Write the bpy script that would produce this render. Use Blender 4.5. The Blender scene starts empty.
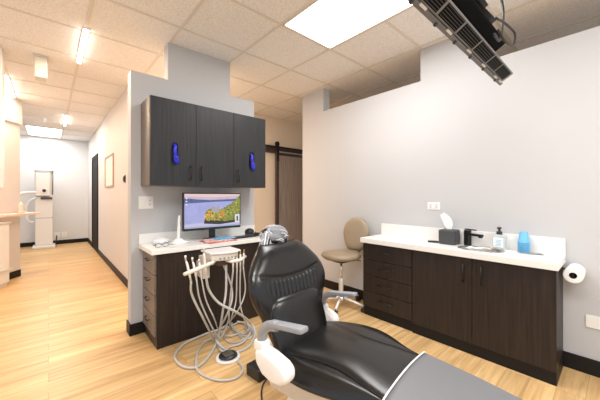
import bpy, bmesh, math, random
from math import sin, cos, pi, radians, sqrt
from mathutils import Vector, Matrix
random.seed(7)
C = bpy.context.scene.collection
# ------------------------------------------------------------------ camera, world, exposure
F_PX, YAW, CY, CAM_H = 283.0, 0.7265, 196.04, 1.215
cam = bpy.data.cameras.new('camera'); camo = bpy.data.objects.new('camera', cam); C.objects.link(camo)
cam.sensor_width = 36; cam.lens = F_PX/600*36; cam.shift_y = -(200-CY)/600; cam.clip_start = .02
camo.location = (0, 0, CAM_H); camo.rotation_euler = (pi/2, 0, -YAW)
bpy.context.scene.camera = camo
sc = bpy.context.scene
sc.view_settings.view_transform = 'Standard'; sc.view_settings.look = 'None'
sc.view_settings.gamma = 1; sc.view_settings.exposure = 0.22
W = bpy.data.worlds.new('world'); sc.world = W; W.use_nodes = True
W.node_tree.nodes['Background'].inputs[0].default_value = (.93, .96, 1, 1)
W.node_tree.nodes['Background'].inputs[1].default_value = 0.95
P_ROOM, P_REAR, P_HALL, P_WARM = 27, 40, 15, 22

# pixel of the photograph -> point on a real plane (for measuring)
_F = Vector((sin(YAW), cos(YAW), 0)); _R = Vector((cos(YAW), -sin(YAW), 0))
def ray(x, y): return _F + _R*((x-300)/F_PX) + Vector((0, 0, (CY-y)/F_PX))
def onZ(x, y, z): d = ray(x, y); p = d*((z-CAM_H)/d.z); return Vector((p.x, p.y, z))
def onY(x, y, Y): d = ray(x, y); p = d*(Y/d.y); return Vector((p.x, Y, p.z+CAM_H))
def onX(x, y, X): d = ray(x, y); p = d*(X/d.x); return Vector((X, p.y, p.z+CAM_H))

# ------------------------------------------------------------------ materials
M = {}
def mat(name, col, rough=.5, metal=0, spec=.5, noise=0, nscale=40, bump=0, bscale=60, emit=0, trans=0, alpha=1, coat=0):
    m = bpy.data.materials.new(name); m.use_nodes = True; nt = m.node_tree; b = nt.nodes['Principled BSDF']
    b.inputs['Base Color'].default_value = (*col, 1); b.inputs['Roughness'].default_value = rough
    b.inputs['Metallic'].default_value = metal; b.inputs['Specular IOR Level'].default_value = spec
    if trans: b.inputs['Transmission Weight'].default_value = trans; b.inputs['IOR'].default_value = 1.3
    if alpha < 1: b.inputs['Alpha'].default_value = alpha
    if coat: b.inputs['Coat Weight'].default_value = coat; b.inputs['Coat Roughness'].default_value = .1
    if emit: b.inputs['Emission Color'].default_value = (*col, 1); b.inputs['Emission Strength'].default_value = emit
    tc = nt.nodes.new('ShaderNodeTexCoord')
    if noise:
        n = nt.nodes.new('ShaderNodeTexNoise'); n.inputs['Scale'].default_value = nscale; n.inputs['Detail'].default_value = 4
        nt.links.new(tc.outputs['Object'], n.inputs['Vector'])
        r = nt.nodes.new('ShaderNodeValToRGB')
        r.color_ramp.elements[0].position = .3; r.color_ramp.elements[1].position = .7
        r.color_ramp.elements[0].color = (*[max(0, c*(1-noise)) for c in col], 1)
        r.color_ramp.elements[1].color = (*[min(1, c*(1+noise)) for c in col], 1)
        nt.links.new(n.outputs[0], r.inputs[0]); nt.links.new(r.outputs[0], b.inputs['Base Color'])
    if bump:
        n = nt.nodes.new('ShaderNodeTexNoise'); n.inputs['Scale'].default_value = bscale
        nt.links.new(tc.outputs['Object'], n.inputs['Vector'])
        bp = nt.nodes.new('ShaderNodeBump'); bp.inputs['Strength'].default_value = bump; bp.inputs['Distance'].default_value = .01
        nt.links.new(n.outputs[0], bp.inputs['Height']); nt.links.new(bp.outputs[0], b.inputs['Normal'])
    M[name] = m; return m

def grain_mat(name, c1, c2, rough, scale, bump=.05, spec=.5):
    m = bpy.data.materials.new(name); m.use_nodes = True; nt = m.node_tree; b = nt.nodes['Principled BSDF']
    tc = nt.nodes.new('ShaderNodeTexCoord'); mp = nt.nodes.new('ShaderNodeMapping')
    mp.inputs['Scale'].default_value = scale
    n = nt.nodes.new('ShaderNodeTexNoise'); n.inputs['Scale'].default_value = 1; n.inputs['Detail'].default_value = 6; n.inputs['Roughness'].default_value = .65
    r = nt.nodes.new('ShaderNodeValToRGB'); r.color_ramp.elements[0].position = .32; r.color_ramp.elements[1].position = .7
    r.color_ramp.elements[0].color = (*c1, 1); r.color_ramp.elements[1].color = (*c2, 1)
    nt.links.new(tc.outputs['Object'], mp.inputs[0]); nt.links.new(mp.outputs[0], n.inputs['Vector'])
    nt.links.new(n.outputs[0], r.inputs[0]); nt.links.new(r.outputs[0], b.inputs['Base Color'])
    bp = nt.nodes.new('ShaderNodeBump'); bp.inputs['Strength'].default_value = bump; bp.inputs['Distance'].default_value = .003
    nt.links.new(n.outputs[0], bp.inputs['Height']); nt.links.new(bp.outputs[0], b.inputs['Normal'])
    b.inputs['Roughness'].default_value = rough; b.inputs['Specular IOR Level'].default_value = spec
    M[name] = m; return m

def floor_mat():
    m = bpy.data.materials.new('oak_planks'); m.use_nodes = True; nt = m.node_tree; b = nt.nodes['Principled BSDF']; L = nt.links
    tc = nt.nodes.new('ShaderNodeTexCoord')
    br = nt.nodes.new('ShaderNodeTexBrick'); br.offset = .37; br.offset_frequency = 2; br.squash = 1
    br.inputs['Scale'].default_value = 1; br.inputs['Brick Width'].default_value = 1.2; br.inputs['Row Height'].default_value = .13
    br.inputs['Mortar Size'].default_value = .0012; br.inputs['Mortar Smooth'].default_value = .3; br.inputs['Bias'].default_value = 0
    br.inputs['Color1'].default_value = (0, 0, 0, 1); br.inputs['Color2'].default_value = (1, 1, 1, 1); br.inputs['Mortar'].default_value = (0, 0, 0, 1)
    L.new(tc.outputs['Object'], br.inputs['Vector'])
    mp = nt.nodes.new('ShaderNodeMapping'); mp.inputs['Scale'].default_value = (1.6, 26, 1)
    # shift the grain plank by plank
    addv = nt.nodes.new('ShaderNodeVectorMath'); addv.operation = 'ADD'
    sc_ = nt.nodes.new('ShaderNodeVectorMath'); sc_.operation = 'SCALE'; sc_.inputs['Scale'].default_value = 7
    L.new(br.outputs['Color'], sc_.inputs[0]); L.new(tc.outputs['Object'], addv.inputs[0]); L.new(sc_.outputs[0], addv.inputs[1]); L.new(addv.outputs[0], mp.inputs[0])
    n = nt.nodes.new('ShaderNodeTexNoise'); n.inputs['Scale'].default_value = 1; n.inputs['Detail'].default_value = 7; n.inputs['Roughness'].default_value = .6; n.inputs['Distortion'].default_value = .4
    L.new(mp.outputs[0], n.inputs['Vector'])
    r = nt.nodes.new('ShaderNodeValToRGB'); e = r.color_ramp.elements
    e[0].position = .25; e[0].color = (.44, .265, .11, 1); e[1].position = .72; e[1].color = (.86, .62, .33, 1)
    x = e.new(.5); x.color = (.72, .475, .22, 1)
    L.new(n.outputs[0], r.inputs[0])
    hs = nt.nodes.new('ShaderNodeMix'); hs.data_type = 'RGBA'; hs.blend_type = 'MULTIPLY'; hs.inputs[0].default_value = 1
    r2 = nt.nodes.new('ShaderNodeValToRGB'); r2.color_ramp.elements[0].color = (.78, .75, .72, 1); r2.color_ramp.elements[1].color = (1.0, 1.0, 1.0, 1)
    L.new(br.outputs['Color'], r2.inputs[0]); L.new(r.outputs[0], hs.inputs[6]); L.new(r2.outputs[0], hs.inputs[7])
    mx = nt.nodes.new('ShaderNodeMix'); mx.data_type = 'RGBA'; L.new(br.outputs['Fac'], mx.inputs[0]); L.new(hs.outputs[2], mx.inputs[6]); mx.inputs[7].default_value = (.28, .17, .09, 1)
    L.new(mx.outputs[2], b.inputs['Base Color'])
    b.inputs['Roughness'].default_value = .38; b.inputs['Specular IOR Level'].default_value = .5
    M['oak_planks'] = m


def ceil_mat():
    m = bpy.data.materials.new('ceiling_tile'); m.use_nodes = True; nt = m.node_tree; b = nt.nodes['Principled BSDF']; L = nt.links
    tc = nt.nodes.new('ShaderNodeTexCoord')
    n = nt.nodes.new('ShaderNodeTexNoise'); n.inputs['Scale'].default_value = 110; n.inputs['Detail'].default_value = 3
    L.new(tc.outputs['Object'], n.inputs['Vector'])
    r = nt.nodes.new('ShaderNodeValToRGB'); r.color_ramp.elements[0].position = .35; r.color_ramp.elements[1].position = .6
    r.color_ramp.elements[0].color = (.74, .73, .72, 1); r.color_ramp.elements[1].color = (.90, .89, .88, 1)
    L.new(n.outputs[0], r.inputs[0]); L.new(r.outputs[0], b.inputs['Base Color']); b.inputs['Roughness'].default_value = .9
    M['ceiling_tile'] = m

floor_mat(); ceil_mat()
mat('grid_white', (.72, .68, .62), .6)
mat('white_paint', (.66, .67, .68), .7)
mat('wall_paint', (.52, .525, .54), .75, bump=.03, bscale=300)
mat('beige_paint', (.80, .68, .54), .75, bump=.03, bscale=300)
mat('hall_paint', (.66, .63, .62), .7, bump=.03, bscale=300)
mat('black_vinyl', (.010, .009, .009), .5, spec=.25)
mat('bezel_grey', (.12, .12, .125), .4)
mat('vent_black', (.006, .006, .006), .9, spec=.1)
mat('counter_white', (.80, .79, .77), .3, noise=.02, nscale=90)
grain_mat('espresso', (.012, .008, .0065), (.034, .023, .018), .42, (60, 60, 2.2), .08, .35)
grain_mat('espresso_side', (.12, .095, .08), (.21, .17, .14), .4, (2, 60, 60), .05)
grain_mat('espresso_sheen', (.016, .016, .019), (.034, .034, .038), .46, (60, 60, 2.2), .05, .35)  # upper cabinet doors: grey-blue sheen put into the wood colour
grain_mat('barn_wood', (.22, .18, .155), (.40, .34, .30), .5, (40, 40, 1.5), .1)
mat('barn_dark', (.06, .035, .028), .55, noise=.3, nscale=30)
mat('black_metal', (.012, .012, .013), .35, metal=.3)
mat('black_plastic', (.015, .015, .017), .4)
mat('dark_grey', (.05, .05, .055), .45)
mat('leather_black', (.005, .0048, .0048), .27, bump=.06, bscale=220, spec=.55)
mat('leather_grey', (.15, .153, .165), .5, bump=.04, bscale=260)
mat('piping_white', (.75, .75, .76), .45)
mat('plastic_white', (.80, .79, .78), .3)
mat('plastic_cream', (.72, .69, .62), .35)
mat('arm_grey', (.26, .275, .30), .35)
mat('beige_metal', (.62, .57, .50), .4)
mat('hose_grey', (.50, .49, .47), .4)
mat('tan_vinyl', (.30, .23, .155), .42, bump=.03, bscale=200)
mat('chrome', (.8, .8, .8), .15, metal=1)
mat('steel', (.55, .54, .52), .28, metal=1)
mat('steel_dark', (.10, .085, .07), .3, metal=.9)
mat('brass', (.75, .52, .25), .3, metal=1)
mat('tissue', (.9, .9, .9), .8)
mat('cup_blue', (.13, .42, .70), .5)
mat('soap_clear', (.75, .83, .85), .12, alpha=.55)
mat('soap_label', (.80, .86, .90), .5)
mat('soap_text', (.25, .45, .6), .5)
mat('glove_blue', (.015, .018, .55), .4, noise=.5, nscale=60)
mat('glove_white', (.8, .8, .9), .5)
mat('plastic_film', (.80, .83, .90), .12, alpha=.28, spec=1)
mat('bag_fold', (.88, .90, .95), .15, alpha=.8)
mat('light_panel', (1, 1, 1), .5, emit=3.2)
mat('led_strip', (1, .93, .84), .5, emit=14)
mat('hall_panel', (1, .99, .97), .5, emit=5)
mat('silver_grey', (.20, .20, .205), .4, metal=.2)
mat('pad_white', (.65, .62, .57), .6)
mat('paper_white', (.85, .85, .84), .7)
mat('picture_paper', (.80, .78, .75), .6, noise=.05, nscale=12)
mat('frame_tan', (.46, .37, .31), .5)
mat('mag_red', (.62, .18, .13), .5, noise=.5, nscale=40)
mat('mag_pink', (.72, .45, .42), .5, noise=.4, nscale=45)
mat('mag_blue', (.15, .42, .75), .5, noise=.5, nscale=35)
mat('pinkish', (.80, .62, .54), .5)
mat('door_black', (.010, .008, .008), .7, spec=.2)
mat('socket_dark', (.15, .15, .15), .5)
mat('plate_white', (.82, .82, .81), .4)
# monitor picture
mat('px_sky', (.62, .50, .62), .4, emit=1.0, noise=.08, nscale=12)
mat('px_sky_pink', (.85, .62, .60), .4, emit=1.0)
mat('px_shore', (.10, .13, .32), .4, emit=1.0, noise=.3, nscale=30)
mat('px_lake', (.40, .42, .75), .4, emit=1.0, noise=.1, nscale=9)
mat('px_lake_light', (.60, .55, .75), .4, emit=1.0)
mat('px_leaf_a', (.75, .30, .03), .4, emit=1); mat('px_leaf_b', (.85, .55, .08), .4, emit=1); mat('px_leaf_c', (.03, .08, .02), .4, emit=1); mat('px_leaf_d', (.22, .32, .05), .4, emit=1); mat('px_leaf_e', (.50, .50, .10), .4, emit=1)
mat('px_dark', (.03, .03, .03), .4, emit=.6)
mat('px_castle', (.42, .38, .40), .4, emit=.9)
mat('px_task', (.35, .45, .62), .4, emit=1.0)
mat('px_icon', (.8, .8, .85), .4, emit=1.0)
for nm, a, b_ in (('px_green', (.01, .04, .01), (.50, .55, .10)), ('px_orange', (.20, .05, .01), (.95, .50, .08))):
    m = grain_mat(nm, a, b_, .4, (48, 48, 48), 0)
    nt = m.node_tree; bs = nt.nodes['Principled BSDF']
    nt.links.new(bs.inputs['Base Color'].links[0].from_socket, bs.inputs['Emission Color']); bs.inputs['Emission Strength'].default_value = .8; nt.links.remove(bs.inputs['Base Color'].links[0]); bs.inputs['Base Color'].default_value = (.01, .01, .01, 1)

for nm, m in list(M.items()):
    if nm.startswith('px_') and nm not in ('px_green', 'px_orange'):
        bs = m.node_tree.nodes['Principled BSDF']
        if bs.inputs['Base Color'].links: l_ = bs.inputs['Base Color'].links[0]; m.node_tree.links.new(l_.from_socket, bs.inputs['Emission Color']); m.node_tree.links.remove(l_)
        bs.inputs['Base Color'].default_value = (.01, .01, .01, 1); bs.inputs['Emission Strength'].default_value = .8

# ------------------------------------------------------------------ mesh helpers
class MB:
    def __init__(s): s.bm = bmesh.new(); s.mats = []
    def mi(s, m):
        if m is None: return 0
        if m not in s.mats: s.mats.append(m)
        return s.mats.index(m)
    def face(s, pts, m=None):
        f = s.bm.faces.new([s.bm.verts.new(p) for p in pts]); f.material_index = s.mi(m); return f
    def box(s, a, b, m=None, mtx=None, bev=0):
        x0, y0, z0 = a; x1, y1, z1 = b
        t = bmesh.new()
        bmesh.ops.create_cube(t, size=1)
        for v in t.verts:
            v.co = Vector(((x0+x1)/2+v.co.x*(x1-x0), (y0+y1)/2+v.co.y*(y1-y0), (z0+z1)/2+v.co.z*(z1-z0)))
        if bev: bmesh.ops.bevel(t, geom=t.edges[:], offset=bev, segments=2, affect='EDGES', profile=.6)
        s.merge(t, m, mtx); return s
    def merge(s, t, m=None, mtx=None):
        if mtx is not None: t.transform(mtx)
        i = s.mi(m); vm = {}
        for v in t.verts: vm[v] = s.bm.verts.new(v.co)
        for f in t.faces:
            try: g = s.bm.faces.new([vm[v] for v in f.verts]); g.material_index = i
            except ValueError: pass
        t.free(); return s
    def prism(s, pts, vec, m=None):
        i = s.mi(m); n = len(pts); vec = Vector(vec)
        a = [s.bm.verts.new(p) for p in pts]; b = [s.bm.verts.new(Vector(p)+vec) for p in pts]
        fs = [s.bm.faces.new(a[::-1]), s.bm.faces.new(b)]
        for k in range(n): fs.append(s.bm.faces.new((a[k], a[(k+1) % n], b[(k+1) % n], b[k])))
        for f in fs: f.material_index = i
        bmesh.ops.recalc_face_normals(s.bm, faces=fs); return s
    def lathe(s, prof, c=(0, 0, 0), n=32, m=None, sx=1, sy=1, mtx=None):
        t = bmesh.new(); rings = []
        for r, z in prof:
            if r <= 1e-6: rings.append([t.verts.new((0, 0, z))])
            else: rings.append([t.verts.new((r*cos(2*pi*k/n)*sx, r*sin(2*pi*k/n)*sy, z)) for k in range(n)])
        for a, b in zip(rings, rings[1:]):
            for k in range(n):
                k2 = (k+1) % n
                if len(a) == 1 and len(b) == 1: break
                if len(a) == 1: t.faces.new((a[0], b[k], b[k2]))
                elif len(b) == 1: t.faces.new((a[k], a[k2], b[0]))
                else: t.faces.new((a[k], a[k2], b[k2], b[k]))
        mm = Matrix.Translation(c) @ (mtx if mtx is not None else Matrix())
        bmesh.ops.recalc_face_normals(t, faces=t.faces[:])
        s.merge(t, m, mm); return s
    def tube(s, pts, r, n=10, m=None, cap=True, rz=None, up=None):
        """sweep; r radius or list; rz = second radius (ellipse)"""
        pts = [Vector(p) for p in pts]; N = len(pts)
        rr = r if isinstance(r, (list, tuple)) else [r]*N
        rb = rz if isinstance(rz, (list, tuple)) else ([rz]*N if rz else rr)
        t = bmesh.new(); rings = []; prev = Vector(up) if up else None
        for k in range(N):
            d = (pts[min(k+1, N-1)]-pts[max(k-1, 0)]).normalized()
            if prev is None: prev = Vector((0, 0, 1)) if abs(d.z) < .9 else Vector((1, 0, 0))
            u = (prev-d*prev.dot(d))
            if u.length < 1e-4: u = d.orthogonal()
            u.normalize(); w = d.cross(u); prev = u
            rings.append([t.verts.new(pts[k]+u*(cos(2*pi*j/n)*rb[k])+w*(sin(2*pi*j/n)*rr[k])) for j in range(n)])
        for a, b in zip(rings, rings[1:]):
            for j in range(n): t.faces.new((a[j], a[(j+1) % n], b[(j+1) % n], b[j]))
        if cap: t.faces.new(rings[0][::-1]); t.faces.new(rings[-1])
        bmesh.ops.recalc_face_normals(t, faces=t.faces[:])
        s.merge(t, m); return s
    def build(s, name, mt=None, parent=None, smooth=False, bevel=0, seg=2, sub=0, loc=None, auto=False):
        me = bpy.data.meshes.new(name); s.bm.to_mesh(me); s.bm.free()
        if s.mats:
            for x in s.mats: me.materials.append(M[x])
        elif mt: me.materials.append(M[mt])
        o = bpy.data.objects.new(name, me); C.objects.link(o)
        if parent is not None: o.parent = parent
        if loc: o.location = loc
        if smooth or auto:
            for p in me.polygons: p.use_smooth = True
        if auto: me.set_sharp_from_angle(angle=radians(40))
        if bevel:
            md = o.modifiers.new('bevel', 'BEVEL'); md.width = bevel; md.segments = seg; md.limit_method = 'ANGLE'
        if sub:
            md = o.modifiers.new('sub', 'SUBSURF'); md.levels = sub; md.render_levels = sub
        return o

def spline(pts, n=8):
    """Catmull-Rom through points"""
    P = [Vector(p) for p in pts]; P = [P[0]*2-P[1]]+P+[P[-1]*2-P[-2]]; out = []
    for i in range(1, len(P)-2):
        a, b, c, d = P[i-1:i+3]
        for k in range(n):
            t = k/n
            out.append(.5*((2*b)+(c-a)*t+(2*a-5*b+4*c-d)*t*t+(3*b-a-3*c+d)*t**3))
    out.append(P[-2]); return out

def tag(o, label, cat, group=None):
    o['label'] = label; o['category'] = cat
    if group: o['group'] = group
    return o
def thing(name, label, cat, loc=(0, 0, 0), rz=0, group=None):
    o = bpy.data.objects.new(name, None); C.objects.link(o); o.location = loc; o.rotation_euler = (0, 0, rz)
    o.empty_display_size = .05
    return tag(o, label, cat, group)
def struct(o): o['kind'] = 'structure'; return o
def box(name, a, b, m, parent=None, bevel=0, **k): return MB().box(a, b).build(name, m, parent, bevel=bevel, **k)

# ================================================================== THE SETTING
HC = 2.667; XR = 2.76
struct(MB().face([(-3, -3, 0), (6, -3, 0), (6, 10, 0), (-3, 10, 0)]) and box('floor', (-3, -3, -.1), (6, 10, 0), 'oak_planks'))
struct(box('ceiling', (-3, -3, HC), (6, 10, HC+.1), 'ceiling_tile'))
# suspended grid
gx0, gy0, gs = 1.466, 1.895, .612
g = MB()
for k in range(-7, 8):
    x = gx0+k*gs; g.box((x-.012, -3, HC-.006), (x+.012, 9.4, HC+.004))
for k in range(-8, 13):
    y = gy0+k*gs; g.box((-3, y-.012, HC-.0055), (6, y+.012, HC+.004))
struct(g.build('trim_1', 'grid_white'))
# right wall with notched top
yz = [(-1.6, 0), (3.05, 0), (3.05, HC), (2.635, HC), (2.635, 2.355), (1.305, 2.355), (1.305, HC), (.80, HC), (.80, 2.355), (-1.6, 2.355)]
struct(MB().prism([(XR, y, z) for y, z in yz], (.125, 0, 0)).build('wall_right', 'wall_paint'))
struct(box('baseboard_right', (XR-.012, -1.6, 0), (XR, 3.05, .108), 'black_vinyl', bevel=.003))
# partition with the desk
YP = 2.817
xz = [(.535, 0), (1.787, 0), (1.787, 2.31), (1.481, 2.31), (1.481, HC), (.841, HC), (.841, 2.31), (.535, 2.31)]
struct(MB().prism([(x, YP, z) for x, z in xz], (0, .125, 0)).build('wall_partition', 'wall_paint'))
struct(MB().box((.523, YP-.012, 0), (1.80, YP, .10)).box((.523, YP, 0), (.535, YP+.125, .10)).build('baseboard_partition', 'black_vinyl', bevel=.002))
# hallway
struct(box('wall_hall', (.788, 4.24, 0), (.90, 9.4, HC), 'hall_paint'))
struct(MB().box((.776, 4.24, 0), (.788, 7.3, .10)).box((.776, 8.36, 0), (.788, 9.4, .10)).build('baseboard_hall', 'black_vinyl'))
struct(box('wall_far', (-3, 9.4, 0), (6, 9.5, HC), 'white_paint'))
struct(box('baseboard_far', (-2, 9.385, 0), (.776, 9.4, .10), 'black_vinyl'))
struct(box('wall_back', (.90, 4.24, 0), (6, 4.34, HC), 'beige_paint'))
struct(box('baseboard_back', (.90, 4.228, 0), (6, 4.24, .10), 'black_vinyl'))
struct(box('wall_side', (5.9, -3, 0), (6, 4.24, HC), 'beige_paint'))
# angled wall at the left of the hallway, with a pass-through ledge
A0, A1 = Vector((-.324, 6.05, 0)), Vector((-1.35, 4.37, 0)); dn = (A1-A0).normalized(); nn = Vector((-dn.y, dn.x, 0))
if nn.x > 0: nn = -nn
def quad_wall(z0, z1, off=0, th=.14): return [A0+nn*(-off)+Vector((0, 0, z0)), A1+nn*(-off)+Vector((0, 0, z0)), A1+nn*th+Vector((0, 0, z0)), A0+nn*th+Vector((0, 0, z0))]
struct(MB().prism(quad_wall(0, 0), (0, 0, HC)).build('wall_left', 'hall_paint'))
struct(MB().prism(quad_wall(0, 0, .012), (0, 0, .10)).build('baseboard_left', 'black_vinyl'))
struct(MB().prism(quad_wall(2.30, 0, .03), (0, 0, HC-2.30)).build('trim_2', 'hall_paint'))
# door in hallway wall
dr = MB()
for a, b in (((.772, 7.30, 0), (.80, 7.38, 2.12)), ((.772, 8.28, 0), (.80, 8.36, 2.12)), ((.772, 7.38, 2.04), (.80, 8.28, 2.12))): dr.box(a, b)
d = struct(dr.build('door_1', 'door_black'))
box('door_leaf', (.781, 7.38, 0), (.79, 8.28, 2.04), 'door_black', d)

# ------------------------------------------------------------------ lamps
def troffer(name, x0, x1, y0, y1, label, power, pm='light_panel', group=None, col=(1, .985, .96)):
    t = thing(name, label, 'ceiling light', ((x0+x1)/2, (y0+y1)/2, HC), group=group)
    cx, cy = (x0+x1)/2, (y0+y1)/2; hx, hy = (x1-x0)/2, (y1-y0)/2
    f = MB()
    for a, b in (((-hx, -hy), (hx, -hy+.012)), ((-hx, hy-.012), (hx, hy)), ((-hx, -hy), (-hx+.012, hy)), ((hx-.012, -hy), (hx, hy))):
        f.box((a[0], a[1], -.010), (b[0], b[1], -.0005))
    f.build('frame', 'grid_white', t)
    MB().box((-hx+.012, -hy+.012, -.008), (hx-.012, hy-.012, -.001)).build('diffuser', pm, t)
    l = bpy.data.lights.new('lamp', 'AREA'); l.shape = 'RECTANGLE'; l.size = x1-x0-.03; l.size_y = y1-y0-.03; l.energy = power; l.color = col
    lo = bpy.data.objects.new('lamp', l); C.objects.link(lo); lo.parent = t; lo.location = (0, 0, -.015)
    return t
troffer('ceiling_light', gx0+.012, gx0+gs-.012, gy0-2*gs+.012, gy0-.012, 'bright white rectangular light panel set in the ceiling above the dental chair', P_ROOM)
troffer('ceiling_light', gx0-3*gs+.012, gx0-2*gs-.012, gy0-4*gs+.012, gy0-2*gs-.012, 'added fill light panel in the ceiling over the passage, outside the picture to the left', P_REAR)  # added unseen panel, brightens the floor and its bounce onto the ceiling
troffer('ceiling_light', gx0+.012, gx0+gs-.012, gy0-6*gs+.012, gy0-4*gs-.012, 'added fill light panel in the ceiling behind the viewpoint, outside the picture', P_REAR)  # second added panel out of view, more fill for the room
troffer('ceiling_light', gx0-3*gs+.01, gx0-2*gs-.012, 8.05, 9.2, 'glowing light panel in the ceiling at the far end of the hallway', P_HALL, 'hall_panel')

def strip(x, y0, y1, label, power):
    t = thing('strip_light', label, 'strip light', (x, (y0+y1)/2, HC), group='linear strip lights in the hallway ceiling')
    h = (y1-y0)/2
    box('housing', (-.022, -h-.01, -.016), (.022, h+.01, -.0062), 'plastic_white', t)
    box('diffuser', (-.016, -h, -.030), (.016, h, -.016), 'led_strip', t)
    l = bpy.data.lights.new('lamp', 'AREA'); l.shape = 'RECTANGLE'; l.size = .04; l.size_y = 2*h; l.energy = power; l.color = (1, .74, .52)
    lo = bpy.data.objects.new('lamp', l); C.objects.link(lo); lo.parent = t; lo.location = (0, 0, -.035)
strip(.243, 3.05, 3.84, 'linear strip light glowing in the hallway ceiling, the nearest one', P_WARM)
strip(-.383, 4.85, 5.80, 'linear strip light glowing at the far left above the angled wall', P_WARM)
strip(.243, 6.55, 7.45, 'small glowing strip light farthest down the hallway ceiling', P_WARM)

strip(1.25, 3.15, 4.0, 'added linear strip light hidden behind the raised part of the partition', P_WARM*1.3)  # added hidden strip to brighten the beige wall and the ceiling near it

# ================================================================== HALLWAY THINGS
# boxy white device hanging from the hallway ceiling
t = thing('ceiling_sign_box', 'white box fitting hanging from the hallway ceiling near the left', 'ceiling fitting', (-.06, 4.03, HC))
box('mounting_plate', (-.06, -.09, -.016), (.06, .09, -.0062), 'plastic_cream', t, bevel=.002)
box('housing', (-.05, -.07, -.225), (.05, .07, -.016), 'plastic_cream', t, bevel=.008)
# ceiling vent
v = MB().box((-.55, 7.05, HC-.010), (-.02, 7.45, HC-.0062))
for k in range(7): v.box((-.50, 7.09+k*.05, HC-.014), (-.07, 7.105+k*.05, HC-.010))
tag(v.build('ceiling_vent', 'plastic_white'), 'white slatted air vent in the hallway ceiling before the far light panel', 'vent')
# x-ray machine
t = thing('dental_xray_machine', 'tall white panoramic x-ray machine standing at the far end of the hallway', 'x-ray machine', (-.075, 8.95, 0))
box('base', (-.20, -.16, 0), (.20, .2, .07), 'plastic_white', t, bevel=.02)
box('column', (-.155, -.08, .07), (.155, .12, 1.20), 'plastic_white', t, bevel=.02)
box('column_seam', (-.157, -.083, .70), (.157, -.079, .71), 'arm_grey', t)
box('control_panel', (-.06, -.12, 1.14), (.145, -.06, 1.19), 'dark_grey', t, bevel=.008)
box('carriage', (-.165, -.04, 1.19), (.165, .10, 1.82), 'plastic_white', t, bevel=.02)
box('sensor_arm', (-.145, -.14, 1.22), (.10, -.03, 1.74), 'plastic_white', t, bevel=.015)
MB().tube([(.145, -.05, 1.25), (.145, -.05, 1.84)], .013).build('support_tube', 'arm_grey', t, smooth=True)
MB().prism([(-.22, 0, 1.93), (.22, 0, 1.93), (.17, 0, 1.80), (-.17, 0, 1.80)], (0, .16, 0)).build('head', 'plastic_white', t, loc=(0, -.10, 0), bevel=.012)
MB().lathe([(0, 0), (.035, 0), (.035, .02), (0, .02)], (.0, -.145, 1.34), mtx=Matrix.Rotation(pi/2, 4, 'X'), n=16).build('knob', 'black_plastic', t)
MB().tube(spline([(-.05, -.1, 1.28), (-.2, -.14, 1.30), (-.35, -.16, 1.28), (-.44, -.16, 1.20)]), .022, rz=.03).build('chin_arm', 'plastic_white', t, smooth=True)
MB().tube(spline([(-.14, -.1, 1.18), (-.25, -.12, 1.10), (-.30, -.12, .92), (-.27, -.12, .66), (-.18, -.1, .62)]), .02).build('handle', 'plastic_white', t, smooth=True)
# outlets on the far wall
def outlet(p, w, h, axis, label, group=None, toggle=False, n=2):
    """wall plate centred at p; axis: 'y' faces -Y, 'x' faces -X"""
    t = thing('wall_plate' if not n else 'outlet_plate', label, 'wall plate' if not n else 'outlet', p, 0 if axis == 'y' else -pi/2, group)
    box('plate', (-w/2, -.006, -h/2), (w/2, -.0005, h/2), 'plate_white', t, bevel=.002)
    for k in range(n):
        x = (k-(n-1)/2)*w/n*.95
        f = box('socket', (x-w/n*.30, -.009, -h*.30), (x+w/n*.30, -.006, h*.30), 'plastic_white', t, bevel=.001)
        if toggle and k == 0: box('rocker', (x-.010, -.012, -.02), (x+.010, -.009, .02), 'plate_white', f)
        else:
            for q in (-1, 1): 
                MB().box((x-.006, -.0097, q*h*.15-.007), (x-.003, -.009, q*h*.15+.007)).box((x+.003, -.0097, q*h*.15-.007), (x+.006, -.009, q*h*.15+.007)).build('slot', 'socket_dark', f)
    return t
outlet((.16, 9.4, .24), .11, .13, 'y', 'white outlet on the far hallway wall right behind the x-ray machine', n=1)
outlet((.30, 9.4, .24), .10, .13, 'y', 'white outlet on the far hallway wall, the one further from the x-ray machine', n=1)
tag(MB().tube(spline([(.155, 9.385, .22), (.15, 9.33, .17), (.13, 9.2, .05), (.135, 9.08, .012)]), .012).build('power_cord', 'black_plastic', smooth=True), 'black cord plugged in low behind the x-ray machine', 'cord')
# framed picture on hallway wall
t = thing('picture_frame', 'thin framed pale picture hanging on the hallway wall', 'picture', (.788, 5.82, 1.37))
fr = MB()
for a, b in (((-.02, -.43, 0), (0, .43, .025)), ((-.02, -.43, .515), (0, .43, .54)), ((-.02, -.43, .025), (0, -.405, .515)), ((-.02, .405, .025), (0, .43, .515))): fr.box(a, b)
fr.build('frame', 'frame_tan', t); box('print', (-.008, -.405, .025), (-.002, .405, .515), 'picture_paper', t)
t = thing('thermostat', 'small dark thermostat on the hallway wall between picture and partition', 'thermostat', (.788, 4.52, 1.45))
box('plate', (-.006, -.06, -.055), (-.0005, .06, .055), 'steel_dark', t, bevel=.003); box('dial', (-.02, -.04, -.035), (-.006, .04, .035), 'black_plastic', t, bevel=.004)
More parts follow.
